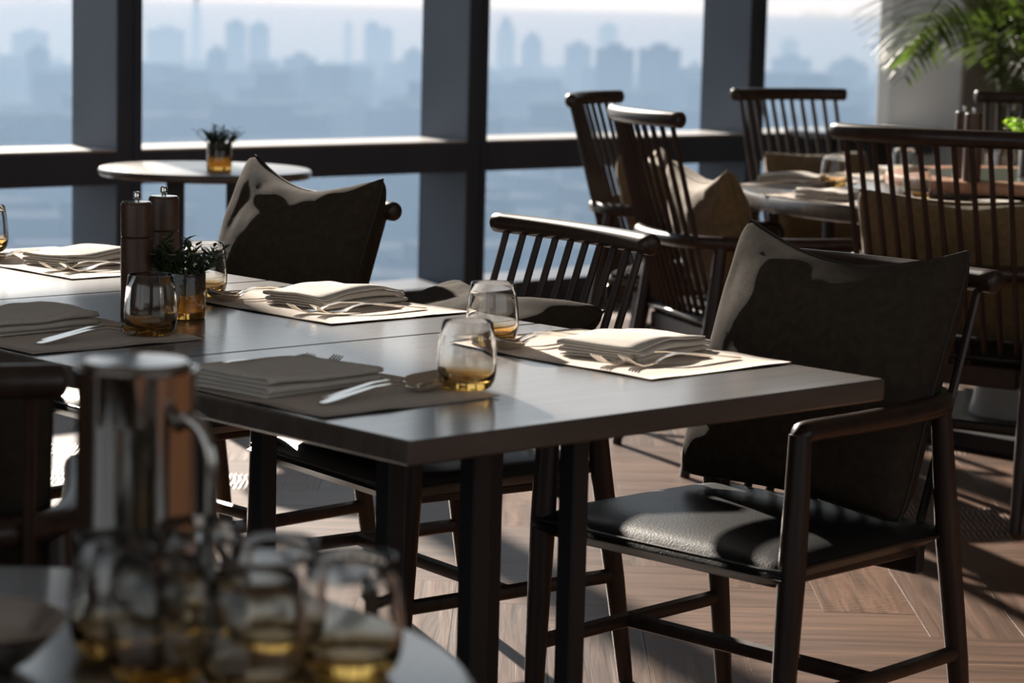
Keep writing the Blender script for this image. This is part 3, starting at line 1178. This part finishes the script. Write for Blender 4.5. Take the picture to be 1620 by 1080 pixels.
planter(.470, 1.150, TZ, 'small dark green herb with pale blossoms in amber glass on long table', 3, True, spread=1.5, nst=40)
planter(2.70, 4.10, TZ, 'small green herb in amber glass on the round window table', 8, False, rr=.040, h=.085, nst=36, spread=1.35)
planter(4.345, 2.165, .80, 'bright lime green plant on the turntable at the right edge', 12, False, 'leaf_lime', rr=.050, h=.13, spread=2.3, nst=50, pot='planter')

# ------------------------------------------------------------------ round tables
def cafe_table(x, y, z, r, ang, label, post_h=.095):
    t = empty('cafe_table', (x, y, 0), ang)
    MB().lathe([(0, z - .030), (r - .03, z - .030), (r - .006, z - .026), (r, z - .018), (r, z - .008), (r - .004, z - .002), (r - .010, z), (0, z)], 72).build('tabletop', 'table_wood', t, angle=30)
    for sx in (-1, 1):
        for sy in (-1, 1):
            MB().bbox((sx * post_h, sy * post_h, (z - .03) / 2 + .009), (.056, .056, z - .03 - .018), .003).build('post', 'black_metal', t, smooth=False)
    MB().lathe([(0, 0), (.24, 0), (.24, .012), (.225, .018), (0, .018)], 48).build('base_plate', 'black_metal', t, angle=30)
    tag(t, label, 'table', 'small round tables')
    return t


cafe_table(2.72, 4.20, TZ, .34, math.atan2(6.56, 4.75) - PI / 2, 'small round dark table at the window, left, carrying one planter')
cafe_table(6.80, 4.88, .755, .31, .3, 'small round dark table at the window beside the grey pillar')
cafe_table(-1.03, -.63, TZ, .43, .6, 'blurred round table in the foreground carrying pot and glasses')

RT = (4.40, 2.21)
t = empty('round_dining_table', (RT[0], RT[1], 0))
R_ = .90
MB().lathe([(0, TZ - .050), (R_ - .02, TZ - .050), (R_ - .004, TZ - .044), (R_, TZ - .034), (R_, TZ - .010), (R_ - .004, TZ - .002), (R_ - .012, TZ), (0, TZ)], 96).build('tabletop', 'table_wood', t, angle=30)
MB().lathe([(0, .06), (.160, .06), (.150, .10), (.115, .40), (.105, TZ - .05), (0, TZ - .05)], 40).build('pedestal', 'stone_grey', t, angle=30)
MB().bbox((0, 0, .03), (.82, .82, .06), .006).build('base_plate', 'black_metal', t, smooth=False)
tag(t, 'large round dining table at right set with napkins and a turntable', 'table')
t = empty('lazy_susan', (RT[0], RT[1], TZ))
MB().lathe([(0, 0), (.12, 0), (.12, .022), (0, .022)], 32).build('bearing', 'black_metal', t, angle=30)
MB().lathe([(0, .022), (.43, .022), (.448, .026), (.45, .032), (.45, .050), (.446, .057), (.44, .060), (.345, .060), (.342, .0585), (0, .0585)], 96).build('disc', 'susan_wood', t, angle=30)
MB().lathe([(0, .0585), (.340, .0585), (.340, .0600), (0, .0600)], 72).build('inset', 'susan_inset', t, angle=30)
tag(t, 'brown wooden turntable with dark centre on the round table', 'lazy susan')

for i, (ch, wh, sp_) in enumerate(((chF, 'before the tall chair behind the bare one', True), (chE, 'before the tall chair nearest the glass', True),
                                   (chG, 'on the round table\'s far side', True), (chH, 'before the tall chair turned away', True))):
    d = Vector((ch.location.x - RT[0], ch.location.y - RT[1], 0)).normalized()
    c = Vector((RT[0], RT[1], 0)) + d * .735
    setting(c.x, c.y, -d.x, -d.y, TZ, wh, 'round table', 11.0 + i * 3, nap=(-.03, 0, .1), mat_size=(.29, .42), naps=(.20, .13))
GT = 'amber based tumblers on the round table'
tumbler(4.055, 2.712, TZ + .001, 'amber-footed tumbler by the left chair-back edge on the round table', GT)
tumbler(4.60, 2.87, TZ + .001, 'tumbler at the back of the round table behind the spindles', GT)
tumbler(3.83, 2.21, TZ + .001, 'amber-footed tumbler close behind the spindles of the nearest tall chair', GT)
tumbler(4.93, 2.70, TZ + .001, 'tumbler beyond the turntable near the right picture edge', GT)

# ------------------------------------------------------------------ foreground: coffee pot, tumblers, dish
r = empty('coffee_pot', (-.735, -.47, TZ))
br = .0545
MB().lathe([(0, 0), (br - .003, 0), (br, .003), (br, .205), (br + .0015, .209), (br + .0015, .2125), (br - .0015, .2125), (br - .003, .206), (br - .003, .006), (0, .005)], 64).build('body', 'pot_steel', r, angle=40)
MB().lathe([(0, .206), (br - .0035, .206), (br - .0035, .214), (br - .008, .219), (.020, .221), (.006, .222), (0, .222)], 48).build('lid', 'pot_steel', r, angle=40)
hd = Vector((.17, -.985, 0)).normalized()      # handle towards the right of the picture
hp = [(br - .004, .165), (br + .014, .172), (br + .030, .164), (br + .040, .142), (br + .042, .10), (br + .041, .050), (br + .036, .022), (br + .020, .010), (br - .004, .008)]
MB().tube(smooth_path([hd * a + Vector((0, 0, z)) for a, z in hp], 5), .0075, 12, up=Vector((-hd.y, hd.x, 0)), rnd=True).build('handle', 'pot_steel', r)
sd = Vector((-.75, -.66, 0)).normalized()
sv, sf = [], []
for i in range(9):
    a = -.42 + .84 * i / 8
    k_ = math.cos(a / .42 * PI / 2)
    dd = Matrix.Rotation(a, 3, 'Z') @ sd
    for z, o_ in ((.165, 0), (.190, .006 * k_), (.2125, .017 * k_)):
        sv.append(dd * (br + .0005 + o_) + Vector((0, 0, z)))
for i in range(8):
    for j in range(2):
        a = i * 3 + j
        sf.append((a, a + 3, a + 4, a + 1))
MB().add(sv, sf).build('spout', 'pot_steel', r)
tag(r, 'blurred polished steel coffee pot with a loop handle, lower left', 'coffee pot')

GF = 'tumblers on the foreground table'
for x, y, lab in ((-.764, -.717, 'blurred tumbler with the tallest rim in the foreground group'),
                  (-.750, -.803, 'blurred tumbler at the right end of the foreground group'),
                  (-.775, -.625, 'blurred tumbler right under the coffee pot handle'),
                  (-.886, -.723, 'blurred tumbler left of the tallest one in the foreground group'),
                  (-.853, -.807, 'blurred tumbler cut by the bottom edge, in front of the group'),
                  (-.862, -.632, 'blurred tumbler directly below the coffee pot body')):
    tumbler(x, y, TZ, lab, GF)
o = MB().lathe([(0, .002), (.030, 0), (.034, .002), (.050, .012), (.066, .030), (.074, .040), (.0765, .041), (.0745, .043), (.071, .041), (.060, .026), (.044, .012), (0, .007)], 56).build('steel_dish', 'steel', angle=60)
o.location = (-.985, -.605, TZ)
tag(o, 'shallow polished steel dish at the bottom left corner', 'dish')

# ------------------------------------------------------------------ palm by the pillar
rs = random.Random(21)
pal = empty('potted_palm', (6.50, 3.74, 0))
MB().lathe([(0, 0), (.17, 0), (.19, .02), (.235, .44), (.245, .46), (.225, .46), (.215, .40), (0, .40)], 40).build('pot', 'planter', pal, angle=40)
for k in range(5):
    a = k * 2 * PI / 5 + .3
    b = Vector((math.cos(a) * .09, math.sin(a) * .09, .38))
    tpt = Vector((math.cos(a) * .17, math.sin(a) * .17, 1.0 + .12 * k))
    MB().tube([b, b.lerp(tpt, .5) + Vector((0, 0, .02)), tpt], [.016, .014, .010], 8).build('cane', 'stem_green', pal)


def frond(base, az, el, L, droop, seed):
    rs_ = random.Random(seed)
    mb = MB()
    pts = []
    d0 = Vector((math.cos(az) * math.cos(el), math.sin(az) * math.cos(el), math.sin(el)))
    for i in range(15):
        t = i / 14
        pts.append(base + d0 * L * t + Vector((0, 0, -droop * L * t ** 2.2)))
    mb.tube(pts, [.007 * (1 - .8 * i / 14) for i in range(15)], 6)
    for i in range(34):
        t = .16 + .83 * i / 33
        q = t * 14
        i0 = min(13, int(q))
        p_ = pts[i0].lerp(pts[i0 + 1], q - i0)
        tg = (pts[i0 + 1] - pts[i0]).normalized()
        s_ = tg.cross(Vector((0, 0, 1))).normalized()
        up_ = s_.cross(tg)
        ll = (.36 * math.sin(PI * min(1, t * .86 + .14)) + .06) * L / 1.2
        for sg in (-1, 1):
            d = (tg * .75 + s_ * sg * .9 + up_ * .30 + Vector((rs_.uniform(-.08, .08), rs_.uniform(-.08, .08), rs_.uniform(-.1, .1)))).normalized()
            leaf_blade(mb, p_, d, ll, .015, .32 + rs_.uniform(0, .15))
    return mb.build('frond', 'leaf_palm', pal, angle=180)


fr_ = [(-2.5, 1.0, 1.25, .80), (-2.05, .75, 1.15, .75), (-2.9, .70, 1.15, .80), (2.9, 1.0, 1.2, .8), (2.35, .95, 1.30, .85), (1.8, .9, 1.1, .7), (-1.5, .85, 1.2, .8),
       (-1.0, .70, 1.1, .7), (-.4, .9, 1.2, .7), (.3, .8, 1.1, .7), (1.0, .9, 1.2, .7), (-2.4, .45, .95, .55), (3.1, .95, .95, .60), (-1.7, .40, .85, .5), (-2.75, 1.25, 1.2, .55), (2.6, 1.0, 1.0, .7), (-2.2, .1, .8, .5), (-1.85, .25, .9, .6), (-1.2, .2, .85, .55), (-2.6, .3, .75, .7), (-2.0, .6, .9, .9), (-1.6, 1.1, 1.2, .9)]
for i, (az, el_, L, dr) in enumerate(fr_):
    k = i % 5
    a = k * 2 * PI / 5 + .3
    frond(Vector((math.cos(a) * .17, math.sin(a) * .17, .98 + .12 * k)), az, el_, L, dr, i)
tag(pal, 'green feathery palm standing before the grey pillar at right', 'plant')
